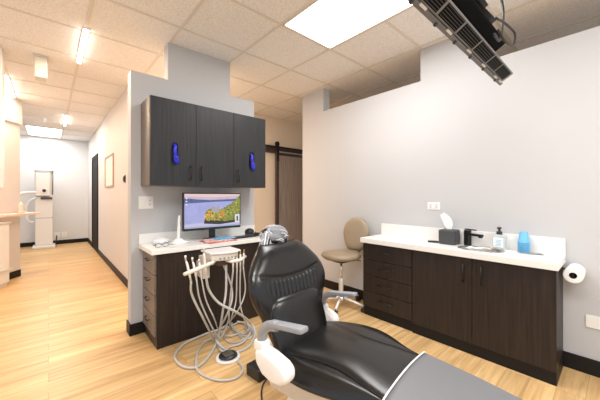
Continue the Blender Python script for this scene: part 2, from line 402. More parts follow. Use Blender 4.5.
# ledge on angled wall and small figurine
def along(s, o, z): p = A0+dn*s+nn*(-o); return Vector((p.x, p.y, z))
t = MB(); t.prism([along(-.10, .02, .93), along(.60, .02, .93), along(.60, .22, .93), along(-.10, .22, .93)], (0, 0, .035))
tag(t.build('wall_ledge', 'pinkish', bevel=.004), 'pale shelf ledge fixed on the angled wall at the left edge', 'ledge')
q = along(.16, .12, .965)
tag(MB().lathe([(0, 0), (.04, 0), (.045, .02), (.028, .05), (.04, .09), (.025, .13), (.01, .16), (0, .17)], q, n=18).build('ornament', 'pinkish', smooth=True), 'small pink ornament standing on the ledge of the angled wall', 'ornament')
# white cabinet / cart at the very left edge
o_ = along(.46, 0, 0)
t = thing('white_cabinet', 'low white cabinet with a slanted side at the left edge of the picture', 'cabinet', o_)
def al(s_, q_, z): return along(s_, q_, z)-o_
MB().prism([al(.47, .20, .04), al(1.0, .20, .04), al(1.0, .016, .04), al(.47, .016, .04)], (0, 0, .80)).build('body', 'plate_white', t, bevel=.008)
MB().prism([al(.46, .215, .84), al(1.01, .215, .84), al(1.01, .016, .84), al(.46, .016, .84)], (0, 0, .025)).build('top', 'plastic_cream', t, bevel=.003)
MB().prism([al(.49, .185, 0), al(1.0, .185, 0), al(1.0, .016, 0), al(.49, .016, 0)], (0, 0, .04)).build('kick_plate', 'plastic_cream', t)
MB().prism([al(.455, .225, .20), al(1.0, .225, .20), al(1.0, .201, .20), al(.455, .201, .20)], (0, 0, .03)).build('shelf_lip', 'plastic_cream', t)
t = thing('tall_white_cabinet', 'edge of a tall white hanging cabinet at the far left under the ceiling', 'cabinet', (-.595, 4.1, 1.30))
box('body', (-.25, -.12, 0), (.255, .12, HC-1.30-.0065), 'plastic_white', t, bevel=.004)
box('bottom_panel', (-.25, -.12, -.012), (.255, .12, -.0005), 'plastic_cream', t)

# barn door on the beige wall
YB = 4.24
t = thing('barn_door', 'brown sliding barn door hanging behind the end of the right wall', 'barn door', (3.12, YB, 0))
box('panel', (.055, -.075, .03), (.985, -.045, 2.00), 'barn_wood', t)
box('stile', (.0, -.085, .03), (.055, -.04, 2.02), 'barn_dark', t, bevel=.003)
box('stile', (.985, -.085, .03), (1.04, -.04, 2.02), 'barn_dark', t, bevel=.003)
box('rail', (.055, -.085, 1.97), (.985, -.04, 2.02), 'barn_dark', t, bevel=.003)
box('rail', (.055, -.085, .03), (.985, -.04, .12), 'barn_dark', t, bevel=.003)
for x in (.005, .985):
    h = box('hanger_strap', (x, -.098, 1.85), (x+.045, -.086, 2.20), 'black_metal', t)
    MB().lathe([(0, -.015), (.045, -.015), (.045, .01), (0, .01)], (x+.022, -.072, 2.175), mtx=Matrix.Rotation(pi/2, 4, 'X'), n=20).build('roller', 'black_metal', h)
t = thing('barn_door_track', 'dark rail with backing board that carries the barn door', 'rail', (3.4, YB, 2.07))
box('backing_board', (-.75, -.035, -.06), (-.22, 0, .05), 'barn_dark', t); box('backing_board', (-.22, -.035, -.01), (.9, 0, .05), 'barn_dark', t)
box('rail', (-.72, -.068, .04), (.9, -.055, .065), 'black_metal', t)
for x in (-.6, 0, .6): MB().tube([(x, -.06, .052), (x, -.03, .052)], .01).build('standoff', 'black_metal', t)

# ================================================================== DESK
XD0, XD1, YD = .64, 1.785, 2.42; ZD = .755
def bar_handle(name, p, L, axis, out, parent, m='black_metal', r=.0045, stand=.022):
    """p centre on the face, axis unit vector, out unit vector"""
    p, axis, out = Vector(p), Vector(axis), Vector(out)
    b = MB().tube([p+axis*(-L/2)+out*stand, p+axis*(L/2)+out*stand], r, n=8)
    for s in (-1, 1): b.tube([p+axis*(s*L*.42), p+axis*(s*L*.42)+out*stand], r*.9, n=8)
    return b.build(name, m, parent, smooth=True)
t = thing('desk_cabinet', 'dark wood desk cabinet with four side drawers under the monitor', 'cabinet', (XD0, YD, 0))
box('body', (.0, 0, .0), (XD1-XD0, .38, ZD), 'espresso', t, bevel=.002)
for k in range(4):
    z0 = .10+k*.163
    dz = box('drawer', (-.018, .012, z0), (0, .37, z0+.157), 'espresso_side', t, bevel=.0015)
    bar_handle('drawer_handle', (-.018, .185, z0+.10), .11, (0, 1, 0), (-1, 0, 0), dz)
t = thing('desk_worktop', 'white desk worktop with low backsplash, on the dark drawer cabinet', 'worktop', (XD0, YD, ZD))
box('slab', (-.045, -.025, 0), (1.17, YP-YD, .037), 'counter_white', t, bevel=.003)
box('backsplash', (-.045, YP-YD-.018, .037), (1.145, YP-YD, .125), 'counter_white', t, bevel=.002)
ZT = ZD+.037
# upper cabinet
KU = .965
def kz(z): return CAM_H+(z-CAM_H)*KU
XU0, XU1, ZU0, ZU1, YU = .634*KU, 1.80*KU, kz(1.305), kz(2.062), 2.60*KU
t = thing('wall_cabinet', 'dark three-door wall cabinet mounted on the partition above the monitor', 'cabinet', (XU0, YU, ZU0))
box('body', (.0, .018, 0), (XU1-XU0, YP-YU, ZU1-ZU0), 'espresso_side', t)
dw = (XU1-XU0)/3
for k in range(3):
    x0 = k*dw+.002; x1 = (k+1)*dw-.002; H = ZU1-ZU0
    cx, cz = {0: (.832*KU-XU0, kz(1.596)-ZU0), 2: (1.618*KU-XU0, kz(1.592)-ZU0)}.get(k, (None, None))
    if cx is None:
        dd = box('cabinet_door', (x0, 0, 0), (x1, .018, H), 'espresso_sheen', t, bevel=.001)
    else:   # door with a capsule-shaped glove opening
        w, hh = .030, .088
        ring = []
        for a in range(24):
            an = 2*pi*a/24; px = w*cos(an); pz = w*sin(an)+(hh-w if sin(an) >= 0 else -(hh-w)); ring.append((cx+px, cz+pz))
        outer = []
        for (px, pz) in ring:
            dx, dz = px-cx, pz-cz; s = min(((x1-cx)/dx if dx > 0 else (x0-cx)/dx) if abs(dx) > 1e-6 else 1e9, ((H-cz)/dz if dz > 0 else (0-cz)/dz) if abs(dz) > 1e-6 else 1e9)
            outer.append((cx+dx*s, cz+dz*s))
        b = MB(); bm = b.bm
        for yy in (0, .018):
            pass
        R0 = [bm.verts.new((p[0], 0, p[1])) for p in ring]; R1 = [bm.verts.new((p[0], .018, p[1])) for p in ring]
        O0 = [bm.verts.new((p[0], 0, p[1])) for p in outer]
        corners = [(x1, H), (x0, H), (x0, 0), (x1, 0)]
        n = 24
        for a in range(n):
            c = (a+1) % n
            pa, pc = outer[a], outer[c]
            if abs(pa[0]-pc[0]) > 1e-6 and abs(pa[1]-pc[1]) > 1e-6:
                best = min(corners, key=lambda q: abs(q[0]-pa[0])+abs(q[1]-pa[1])+abs(q[0]-pc[0])+abs(q[1]-pc[1]))
                cv = bm.verts.new((best[0], 0, best[1])); bm.faces.new((O0[a], cv, O0[c], R0[c], R0[a]))
            else: bm.faces.new((O0[a], O0[c], R0[c], R0[a]))
            bm.faces.new((R0[a], R0[c], R1[c], R1[a]))
        b.box((x0, .0001, 0), (x0+.001, .018, H)); b.box((x1-.001, .0001, 0), (x1, .018, H)); b.box((x0, .0001, 0), (x1, .018, .001)); b.box((x0, .0001, H-.001), (x1, .018, H))
        bmesh.ops.recalc_face_normals(bm, faces=bm.faces[:])
        dd = b.build('cabinet_door', 'espresso_sheen', t)
        box('opening_back', (cx-w, .012, cz-hh), (cx+w, .0175, cz+hh), 'black_plastic', dd)
        # gloves bulging out of the opening
    hx = {0: .968*KU-XU0, 1: 1.069*KU-XU0, 2: 1.457*KU-XU0}[k]
    bar_handle('door_handle', (hx, 0, .115), .13, (0, 0, 1), (0, -1, 0), dd)
def gloves(x, z, s, label, seed):
    random.seed(seed)
    t = thing('disposable_gloves', label, 'gloves', (x, YU-.002, z), group='blue gloves pulled through the cabinet door openings')
    b = MB()
    b.tube(spline([(0, .008, .075*s), (.004, -.008, .05*s), (-.004, -.016, .01), (.004, -.014, -.03*s), (.002, .0, -.07*s)], 5), [.008]+[.015]*19+[.010], n=10, rz=.010)
    b.build('glove_palm', 'glove_blue', t, smooth=True)
    for k, (dx, L) in enumerate(((-.012, .045), (.002, .058), (.014, .05))):
        MB().tube(spline([(dx*.6, -.014, -.03*s), (dx+.004, -.022, -.05*s), (dx+.006, -.018, -.05*s-L)], 5), [.008]*10+[.004], n=8).build('glove_finger', 'glove_blue', t, smooth=True)
    MB().tube([(.006, .0, .06*s), (.006, -.010, .03*s)], .010, rz=.004).build('glove_cuff', 'glove_white', t, smooth=True)
gloves(.832*KU, kz(1.60), .95, 'crumpled blue gloves hanging out of the left wall cabinet door', 3)
gloves(1.618*KU, kz(1.592), .9, 'crumpled blue gloves hanging out of the right wall cabinet door', 4)

# monitor
YM = 2.62; X0, X1, Z0, Z1 = .913, 1.500, .892, 1.245
t = thing('computer_monitor', 'black computer monitor showing a lake and island, on the white desk worktop', 'monitor', ((X0+X1)/2, YM, ZT))
hw = (X1-X0)/2
def zz(z): return z-ZT
box('housing', (-hw, .002, zz(Z0)), (hw, .035, zz(Z1)), 'black_plastic', t, bevel=.003)
s = MB(); a, b_, c, d = -hw+.010, hw-.010, zz(Z0)+.022, zz(Z1)-.010
def P2(u, v): return (a+(b_-a)*u, c+(d-c)*v)
def poly(pts, lay, m): s.face([(P2(u, v)[0], .0015-lay*.0004, P2(u, v)[1]) for u, v in pts], m)
poly([(0, 0), (1, 0), (1, 1), (0, 1)], 0, 'px_lake')
poly([(0, 0), (1, 0), (1, .22), (0, .12)], 1, 'px_lake_light')
poly([(0, .80), (.75, .82), (1, .84), (1, 1), (0, 1)], 1, 'px_sky')
poly([(0, .93), (.5, .90), (1, .95), (1, 1), (0, 1)], 2, 'px_sky_pink')
poly([(0, .72), (.5, .76), (.85, .78), (1, .80), (1, .86), (.8, .84), (.45, .82), (.2, .84), (0, .88)], 2, 'px_shore')
poly([(.32, .12), (.6, .07), (1, .12), (1, .30), (.34, .28)], 3, 'px_dark')
poly([(.33, .22), (.36, .50), (.42, .55), (.5, .60), (.62, .52), (.72, .60), (.84, .72), (1, .97), (1, .2), (.7, .16), (.5, .2)], 4, 'px_green')
poly([(.34, .26), (.37, .48), (.45, .52), (.52, .44), (.50, .28), (.42, .24)], 5, 'px_orange')
poly([(.56, .30), (.58, .50), (.66, .52), (.72, .40), (.68, .26)], 5, 'px_orange')
rs = random.Random(11)
for k in range(120):
    u = rs.uniform(.34, .99); top = .22+ (.30 if u < .6 else .30+.75*(u-.6)); v = rs.uniform(.20, top); r_ = rs.uniform(.014, .030)
    n_ = rs.choice(('px_leaf_a', 'px_leaf_b', 'px_leaf_c', 'px_leaf_d', 'px_leaf_e') if u < .62 else ('px_leaf_a', 'px_leaf_c', 'px_leaf_d', 'px_leaf_d', 'px_leaf_e'))
    poly([(min(1, u+r_*.6*cos(q*pi/3+k)), min(1, v+r_*1.05*sin(q*pi/3+k))) for q in range(6)], 5+.004*k, n_)
poly([(.46, .44), (.46, .62), (.49, .66), (.50, .58), (.55, .58), (.56, .66), (.59, .64), (.60, .44)], 6, 'px_castle')
poly([(.90, .10), (.99, .10), (.99, .36), (.90, .36)], 7, 'px_icon'); poly([(.93, .14), (.96, .14), (.96, .30), (.93, .30)], 8, 'px_dark')
poly([(0, 0), (1, 0), (1, .045), (0, .045)], 9, 'px_task')
for k in range(3): poly([(.02, .85-k*.09), (.045, .85-k*.09), (.045, .89-k*.09), (.02, .89-k*.09)], 9, 'px_icon')
s.build('screen', None, t)
box('stand_neck', (-.03, .035, .01), (.03, .055, .18), 'black_plastic', t, bevel=.003)
MB().lathe([(0, .0005), (.105, .0005), (.105, .006), (.08, .012), (0, .014)], (0, .03, 0), sy=.75).build('stand_base', 'black_plastic', t, smooth=True)
# keyboard, mouse, puck
kb = thing('keyboard', 'slim black keyboard lying in front of the monitor under the magazines', 'keyboard', (1.42, 2.545, ZT), radians(3))
box('body', (-.20, -.05, 0), (.20, .05, .012), 'black_plastic', kb, bevel=.003)
k_ = MB()
for i in range(14):
    for j in range(4): k_.box((-.19+i*.027, -.042+j*.022, .012), (-.19+i*.027+.022, -.042+j*.022+.017, .016))
k_.build('keys', 'dark_grey', kb)
m_ = thing('computer_mouse', 'black computer mouse near the right end of the desk worktop', 'mouse', (1.665, 2.56, ZT), radians(20))
MB().lathe([(0, .034), (.02, .032), (.033, .02), (.036, .006), (.034, 0), (0, 0)], sy=1.5, n=24).build('body', 'black_plastic', m_, smooth=True)
MB().lathe([(0, -.004), (.007, -.004), (.007, .004), (0, .004)], (0, .028, .034), mtx=Matrix.Rotation(pi/2, 4, 'Y'), n=12).build('wheel', 'dark_grey', m_)
m_ = thing('desk_speaker', 'small round black speaker behind the mouse at the desk end', 'speaker', (1.655, 2.70, ZT))
MB().lathe([(0, 0), (.045, 0), (.05, .02), (.05, .04), (.035, .06), (0, .065)], n=24).build('body', 'black_plastic', m_, smooth=True)
MB().lathe([(0, .066), (.02, .064), (.02, .067), (0, .069)], n=16).build('grille', 'dark_grey', m_)
# magazines
def flat(name, cx, cy, z, w, l, th, rot, m, label, cat, group=None):
    o = MB().box((-w/2, -l/2, 0), (w/2, l/2, th)).build(name, m, bevel=.001); o.location = (cx, cy, z); o.rotation_euler = (0, 0, rot)
    return tag(o, label, cat, group)
flat('magazine', 1.20, 2.500, ZT, .29, .20, .008, radians(4), 'mag_red', 'reddish magazine at the bottom of the pile on the desk worktop', 'magazine', 'magazines on the desk')
flat('magazine', 1.18, 2.500, ZT+.008, .25, .17, .008, radians(-8), 'mag_pink', 'pale pink magazine in the middle of the pile on the desk', 'magazine', 'magazines on the desk')
flat('magazine', 1.26, 2.525, ZT+.016, .19, .14, .006, radians(14), 'mag_blue', 'blue magazine on top of the pile on the desk', 'magazine', 'magazines on the desk')
# white intraoral camera in stand
t = thing('camera_wand_stand', 'white upright handheld wand in a low stand left of the monitor', 'handheld device', (.865, 2.60, ZT))
MB().lathe([(0, 0), (.055, 0), (.058, .012), (.035, .03), (.02, .045), (0, .048)], sx=1.3).build('stand', 'plastic_white', t, smooth=True)
MB().tube(spline([(-.005, 0, .03), (0, 0, .10), (.003, 0, .20), (.006, -.004, .25)], 5), [.014]*8+[.011]*5+[.009]*2+[.007], n=14).build('wand', 'plastic_white', t, smooth=True)
MB().tube(spline([(.01, .01, .03), (.08, -.02, .012), (.12, .02, .008), (.09, .10, .02), (.03, .14, .01), (-.08, .12, .02), (-.12, .06, .006)], 6), .005, n=8).build('cable', 'plastic_white', t, smooth=True)
t = thing('tissue_pouch', 'crumpled white plastic pouch on the desk left of the wand stand', 'pouch', (.745, 2.70, ZT))
b = MB(); tb = bmesh.new(); bmesh.ops.create_icosphere(tb, subdivisions=3, radius=1)
for v in tb.verts: v.co = Vector((v.co.x*.07, v.co.y*.05, max(0, (v.co.z*.028+.024+.008*sin(v.co.x*9)*cos(v.co.y*8)))))
b.merge(tb); b.build('pouch_body', 'paper_white', t, smooth=True)
# eyeglasses
t = thing('safety_glasses', 'small dark-framed glasses lying folded near the left desk corner', 'glasses', (.70, 2.50, ZT), radians(15))
for k, x in enumerate((-.032, .032)):
    MB().tube([(x+.026*cos(a*pi/8), 0, .020+.016*sin(a*pi/8)) for a in range(17)], .0022, n=6).build('rim', 'steel_dark', t, smooth=True)
    MB().box((x-.023, -.001, .007), (x+.023, .001, .033)).build('lens', 'plastic_film', t, bevel=.008)
    MB().tube([(x*1.8, 0, .024), (x*1.6, .05, .018), (x*-.6, .075, .006)], .002, n=6).build('temple', 'steel_dark', t, smooth=True)
MB().tube([(-.008, 0, .026), (.008, 0, .026)], .002, n=6).build('bridge', 'steel_dark', t)
outlet((.655, YP, 1.157), .120, .112, 'y', 'white switch and outlet plate on the partition below the wall cabinet', toggle=True)

# ================================================================== DELIVERY UNIT
t = thing('dental_delivery_unit', 'cream dental instrument unit with holder bars fixed on the desk front', 'dental unit', (1.04, YD, 0))
def L3(x, y, z): return Vector((x-1.04, y-YD, z))
box('mounting_bracket', L3(.95, 2.27, .53), L3(1.01, 2.418, .66), 'beige_metal', t, bevel=.006)
box('support_arm', L3(.97, 2.20, .65), L3(1.12, 2.418, .704), 'plastic_cream', t, bevel=.008)
b = MB()
pr = [L3(x, y, .705) for x, y in ((.945, 2.10), (1.0, 2.065), (1.06, 2.05), (1.12, 2.055), (1.175, 2.09), (1.175, 2.26), (.945, 2.26))]
b.prism(pr, (0, 0, .055)).build('head_body', 'plastic_cream', t, bevel=.012)
pr = [L3(x, y, .7605) for x, y in ((.93, 2.09), (1.0, 2.05), (1.06, 2.035), (1.13, 2.04), (1.19, 2.08), (1.19, 2.27), (.93, 2.27))]
MB().prism(pr, (0, 0, .014)).build('head_lid', 'plastic_white', t, bevel=.004)
for k in range(5): MB().lathe([(0, 0), (.007, 0), (.007, .008), (0, .008)], L3(1.0+k*.032, 2.062-.004*(2-abs(k-2)), .727), mtx=Matrix.Rotation(pi/2, 4, 'X'), n=12).build('gauge_button', 'arm_grey', t)
box('valve_block', L3(1.0, 2.10, .66), L3(1.09, 2.2, .704), 'barn_dark', t, bevel=.004)
MB().tube([L3(.70, 1.99, .675), L3(.80, 2.03, .683), L3(.95, 2.09, .70), L3(1.02, 2.16, .705)], [.014, .018, .017, .013], rz=[.012, .016, .014, .012], n=14).build('left_holder_bar', 'plastic_cream', t, smooth=True)
MB().tube([L3(1.05, 2.15, .70), L3(1.10, 2.06, .69), L3(1.18, 2.08, .685), L3(1.28, 2.16, .69)], [.012, .02, .018, .014], rz=[.01, .014, .014, .012], n=14).build('right_holder_bar', 'plastic_cream', t, smooth=True)
inst = []   # (x,y,z of holder, tip height, lean, kind)
for n, (x, y, top, lean, kind) in enumerate(((.735, 2.00, .80, -.025, 'syringe'), (.785, 2.02, .775, -.02, 'suction'), (.835, 2.045, .75, -.012, 'suction'), (.875, 2.055, .84, -.012, 'syringe'),
        (1.11, 2.06, .745, 0, 'scaler'), (1.15, 2.07, .735, 0, 'handpiece'), (1.19, 2.085, .765, .0, 'handpiece'), (1.24, 2.12, .76, .004, 'handpiece'))):
    z = .685
    h = thing('dental_instrument', ['white air-water syringe at the left end of the left holder bar', 'short white suction tip second from the left on the left holder bar', 'thin white suction tip third from the left on the left holder bar', 'tall white syringe tip nearest the unit head on the left bar', 'white scaler in the right holder bar below the unit head', 'white handpiece second from the left in the right holder bar', 'brass-tipped handpiece third from the left in the right holder bar', 'brass-tipped handpiece at the right end of the right holder bar'][n], 'dental instrument', (x, y, z), group='instruments in the holder bars')
    H = top-z
    MB().tube([(-lean*.6, 0, -.07), (0, 0, 0), (lean*.5, 0, H*.5), (lean*.8, 0, H*.7)], [.006, .009, .008, .005], n=12).build('grip', 'plastic_white', h, smooth=True)
    if kind == 'handpiece': MB().tube([(lean*.8, 0, H*.6), (lean, 0, H*.85), (lean, -.004, H)], [.007, .006, .004], n=10).build('tip', 'brass', h, smooth=True)
    else: MB().tube([(lean*.8, 0, H*.68), (lean, -.004, H*.9), (lean*1.1, -.010, H)], [.006, .006, .008], n=10).build('tip', 'plastic_white', h, smooth=True)
    inst.append((x+lean*-.6, y, z-.07))
# hoses (measured on the floor and on hanging planes)
def hose(start, hang, floorpts, r, label, end=None, zf=None):
    pts = [Vector(start)]
    pts += [onY(px, py, Y) for px, py, Y in hang]
    for p in floorpts:
        px, py = p[:2]; pts.append(onZ(px, py, p[2] if len(p) > 2 else r+.001))
    if end: pts.append(Vector(end))
    sp = spline(pts, 8)
    for p in sp: p.z = max(p.z, r+.001); p.y = min(p.y, 2.40-r)
    o = MB().tube(sp, r, n=8).build('hose', 'hose_grey', smooth=True)
    return tag(o, label, 'hose', 'hoses of the dental unit')
r1 = .0085
hose(inst[0], [(192, 295, 2.03), (204, 320, 2.06)], [(215, 341), (222, 351, .03), (230, 347), (243, 342, .02), (250, 331), (243, 323), (236, 321, .03)], .008, 'grey hose from the leftmost syringe down to the coil behind the foot pedal')
hose(inst[1], [(200, 300, 2.04), (211, 325, 2.06)], [(219, 338, .05), (225, 330, .10), (229, 318, .2)], .006, 'thin hose from the second instrument on the left bar')
hose(inst[2], [(206, 300, 2.05), (214, 318, 2.06)], [(220, 334), (228, 342), (240, 341, .02), (249, 334), (244, 326, .02)], .0055, 'thin hose from the third instrument on the left bar ending in the floor coil')
hose(inst[3], [(209, 290, 2.07), (219, 303, 2.05), (236, 312, 1.97)], [(250, 322, .11), (255, 333, .03), (249, 346), (236, 352, .012), (224, 349, .02), (216, 340, .05)], .0095, 'thick grey hose sweeping in a wide loop to the right of the foot pedal')
hose((1.08, 2.12, .70), [(226, 290, 2.1), (223, 310, 2.08)], [(218, 338, .05), (209, 356), (197, 367), (182, 366), (175, 356), (184, 344, .012), (203, 335, .015), (226, 325)], .0095, 'thick grey hose lying in the widest loop left of the foot pedal')
hose((1.05, 2.14, .70), [(232, 290, 2.12), (228, 312, 2.1)], [(214, 336, .04), (203, 343, .02), (197, 355, .02), (198, 371), (217, 380), (236, 378), (243, 369), (238, 361)], .008, 'grey hose looping in front of the foot pedal')
hose(inst[4], [(230, 300, 2.12), (229, 318, 2.12)], [(232, 328), (242, 338), (252, 337), (251, 327), (240, 322, .02), (230, 324)], .0065, 'thin hose from the scaler in the right holder bar')
hose(inst[5], [(236, 300, 2.12), (232, 316, 2.12)], [(230, 327, .02), (236, 334), (247, 336), (252, 330), (246, 323, .02)], .006, 'thin hose from the handpiece second from left in the right bar')
hose(inst[6], [(240, 300, 2.13), (243, 316, 2.13)], [(248, 328, .02), (244, 334, .02), (234, 330, .02), (231, 322, .03)], .006, 'thin hose from the third instrument in the right bar')
hose(inst[7], [(245, 292, 2.15), (237, 312, 2.15)], [(226, 325, .04), (219, 330, .03), (228, 336, .02), (240, 333, .02)], .006, 'thin hose from the rightmost brass-tipped handpiece')
# foot pedal
p = onZ(228, 358, .0)
t = thing('foot_pedal', 'round white and black foot pedal on the floor among the hoses', 'foot pedal', p)
MB().lathe([(0, 0), (.088, 0), (.091, .008), (.084, .016), (.072, .018), (.072, .012), (0, .012)], n=36).build('base_ring', 'plastic_white', t, smooth=True)
MB().lathe([(.068, .014), (.066, .022), (.03, .032), (0, .034)], (.006, .008, .0), n=36).build('disc', 'black_plastic', t, smooth=True)
MB().box((-.035, -.03, .033), (.035, .03, .036)).build('tread_plate', 'steel', t, bevel=.006)

# ================================================================== DENTAL CHAIR
CO = Vector((1.0, 1.14, 0)); PHI = radians(6)
ch = thing('dental_chair', 'black leather reclining dental chair with grey armrests in the middle of the room', 'dental chair', CO, PHI)
# local: x = right, -y = towards the foot
def cushion(w, d, outline, T, n=14, mm=28, bulge=1.0, power=.55):
    """pillow in the XZ plane, outline(s)->(left,right) for s 0..1 over height d; front faces -Y"""
    bm = bmesh.new(); F_, B_ = [], []
    for i in range(mm+1):
        s = i/mm; l, r = outline(s); ez = min(1, max(0, 1-abs(2*s-1)**6))
        rf, rb = [], []
        for j in range(n+1):
            u = 2*j/n-1; u = math.copysign(1-(1-abs(u))**1.35, u)
            x = (l+r)/2+u*(r-l)/2; e = max(0, (1-abs(u)**3.2)*ez)**power
            rf.append(bm.verts.new((x, -T*.55*e, s*d)))
            rb.append(rf[-1] if False else bm.verts.new((x, T*.45*e, s*d)))
        F_.append(rf); B_.append(rb)
    for i in range(mm):
        for j in range(n):
            bm.faces.new((F_[i][j], F_[i][j+1], F_[i+1][j+1], F_[i+1][j])); bm.faces.new((B_[i][j+1], B_[i][j], B_[i+1][j], B_[i+1][j+1]))
    bmesh.ops.remove_doubles(bm, verts=bm.verts[:], dist=.00001)
    bmesh.ops.recalc_face_normals(bm, faces=bm.faces[:])
    return bm
def interp(tab, s):
    for k in range(len(tab)-1):
        (a, x), (b, y) = tab[k], tab[k+1]
        if s <= b:
            h = b-a; t_ = (s-a)/h
            m0 = (y-tab[k-1][1])/(b-tab[k-1][0]) if k > 0 else (y-x)/h
            m1 = (tab[k+2][1]-x)/(tab[k+2][0]-a) if k+2 < len(tab) else (y-x)/h
            return (2*t_**3-3*t_**2+1)*x+(t_**3-2*t_**2+t_)*h*m0+(-2*t_**3+3*t_**2)*y+(t_**3-t_**2)*h*m1
    return tab[-1][1]
LEAN = radians(-17)
backtab = [(0, .16), (.15, .185), (.35, .228), (.50, .272), (.61, .284), (.73, .268), (.84, .228), (.93, .185), (1, .14)]
bk = bpy.data.objects.new('backrest', None)
bm = cushion(1, .56, lambda s: (-interp(backtab, s), interp(backtab, s)), .13, n=96, mm=64)
for v in bm.verts:      # side wings come forward, gathers under the upper seam
    k = abs(v.co.x)/.28; v.co.y -= .045*k**2.2
    if v.co.y < 0:
        zc = v.co.z; arc = .365+.05*k*k
        dd_ = zc-arc
        v.co.y += .009*math.exp(-(dd_/.008)**2)*(1 if k < .8 else .3)
        if -.10 < dd_ < 0 and k < .75: v.co.y += .0055*sin(v.co.x*2*pi/.03)*sin(-dd_/.10*pi)*(1-(k/.75)**4)
b = MB(); b.merge(bm, None, Matrix.Translation((.005, .0, .415)) @ Matrix.Rotation(LEAN, 4, 'X'))
back = b.build('backrest', 'leather_black', ch, smooth=True)
lum = [(0, .185), (.3, .205), (.7, .20), (.88, .185), (.97, .155), (1, .13)]
bm = cushion(1, .30, lambda s: (-interp(lum, s), interp(lum, s)), .075, n=16, mm=18)
b = MB(); b.merge(bm, None, Matrix.Translation((-.008, -.062, .42)) @ Matrix.Rotation(LEAN, 4, 'X')); b.build('lumbar_cushion', 'leather_black', ch, smooth=True, sub=1)
box('backrest_shell', (-.13, .05, .36), (.17, .085, .62), 'plastic_white', ch, bevel=.02).rotation_euler = (0, 0, 0)
# seat and leg rest: sections along v
def section(hw, zt, side, drop, crown):
    """half profile from centre top out to bottom centre"""
    return [(0, zt+crown), (hw*.5, zt+crown*.8), (hw*.92, zt), (hw, zt-.006), (hw+.006, zt-.018), (hw+side*.45, zt-.014-drop*.10), (hw+side*.85, zt-.03-drop*.35), (hw+side, zt-.03-drop*.62), (hw+side*.85, zt-.03-drop*.9), (hw+side*.4, zt-.03-drop), (0, zt-.04-drop)]
stations = [  # v, half width of panel, z top, side, drop
    (-.06, .15, .440, .03, .06), (-.04, .19, .455, .05, .085), (.03, .205, .470, .085, .10), (.12, .205, .478, .13, .12), (.22, .200, .484, .16, .125),
    (.32, .195, .488, .145, .12), (.42, .190, .488, .10, .10), (.52, .190, .484, .045, .075), (.62, .19, .478, .016, .05), (.80, .19, .460, .010, .045), (1.00, .185, .432, .010, .045), (1.10, .175, .414, .008, .04), (1.13, .15, .405, .004, .03)]
SU = .025
def side_prof(hw, zt, sd, dp):
    return [(hw*.6, zt), (hw, zt+.002), (hw+sd*.30, zt-.004), (hw+sd*.68, zt-.02-dp*.15), (hw+sd*.95, zt-.03-dp*.42), (hw+sd, zt-.03-dp*.65), (hw+sd*.8, zt-.03-dp*.92), (hw+sd*.3, zt-.03-dp)]
bm = bmesh.new(); rings = []
for v_, hw_, zt, sd, dp in stations:
    R_ = side_prof(hw_, zt+.012*min(1, sd*8), sd*1.5, dp); L_ = side_prof(hw_, zt, sd*.48, dp*.45)
    full = [(0, zt-.035-dp)]+[(-x, z) for x, z in L_[::-1]]+[(0, zt)]+R_
    rings.append([bm.verts.new((x+SU, -v_, z)) for x, z in full])
n = len(rings[0])
for a, b_ in zip(rings, rings[1:]):
    for j in range(n): bm.faces.new((a[j], a[(j+1) % n], b_[(j+1) % n], b_[j]))
bm.faces.new(rings[0]); bm.faces.new(rings[-1][::-1]); bmesh.ops.recalc_face_normals(bm, faces=bm.faces[:])
b = MB(); b.merge(bm); seat = b.build('seat', 'leather_black', ch, smooth=True, sub=2)
def zt_at(v):
    for (a, _, z0, *_r), (b2, _, z1, *_s) in zip(stations, stations[1:]):
        if v <= b2: return z0+(z1-z0)*(v-a)/(b2-a)
    return stations[-1][2]
# raised saddle pad with its own crisp edge
pad = [(-.05, .14), (-.02, .17), (.08, .205), (.18, .185), (.30, .155), (.42, .165), (.54, .195), (.70, .185), (.95, .18), (1.10, .165)]
bm = bmesh.new(); rings = []
for v_, hw_ in pad:
    z = zt_at(v_); cr = .026+.012*math.exp(-((v_-.36)/.16)**2)
    pr = [(0, z+cr), (hw_*.5, z+cr*.92), (hw_*.85, z+cr*.62), (hw_*.98, z+cr*.30), (hw_, z-.002), (hw_*.9, z-.012)]
    full = [(-x, zz_) for x, zz_ in pr[::-1]]+pr[1:]
    rings.append([bm.verts.new((x+SU, -v_, zz_)) for x, zz_ in full])
n = len(rings[0])
for a, b_ in zip(rings, rings[1:]):
    for j in range(n): bm.faces.new((a[j], a[(j+1) % n], b_[(j+1) % n], b_[j]))
bm.faces.new(rings[0]); bm.faces.new(rings[-1][::-1]); bmesh.ops.recalc_face_normals(bm, faces=bm.faces[:])
b = MB(); b.merge(bm); b.build('saddle_pad', 'leather_black', ch, smooth=True, sub=2)
# grey vinyl toe cover with white piping
bm = bmesh.new(); T_, S_ = [], []
vs = [.575, .60, .70, .80, .90, 1.0, 1.10, 1.14]
prof = [(-.215, -.055), (-.213, -.004), (-.205, .016), (-.10, .030), (0, .034), (.10, .030), (.205, .016), (.213, -.004), (.215, -.055)]
rg = [[bm.verts.new((x*(1-.06*(v-.57)/.57)+SU, -v, zt_at(v)+z)) for x, z in prof] for v in vs]
for a, b_ in zip(rg, rg[1:]):
    for j in range(len(prof)-1): bm.faces.new((a[j], a[j+1], b_[j+1], b_[j]))
bm.faces.new(rg[-1]); bmesh.ops.recalc_face_normals(bm, faces=bm.faces[:])
b = MB(); b.merge(bm); cov = b.build('toe_cover', 'leather_grey', ch, auto=True)
md = cov.modifiers.new('solid', 'SOLIDIFY'); md.thickness = .003; cov['label'] = 'grey vinyl cover with white piping'
pp = [(x+SU, -.575, zt_at(.575)+z+.002) for x, z in prof]
pb = MB().tube(spline(pp, 4), .0035, n=8)
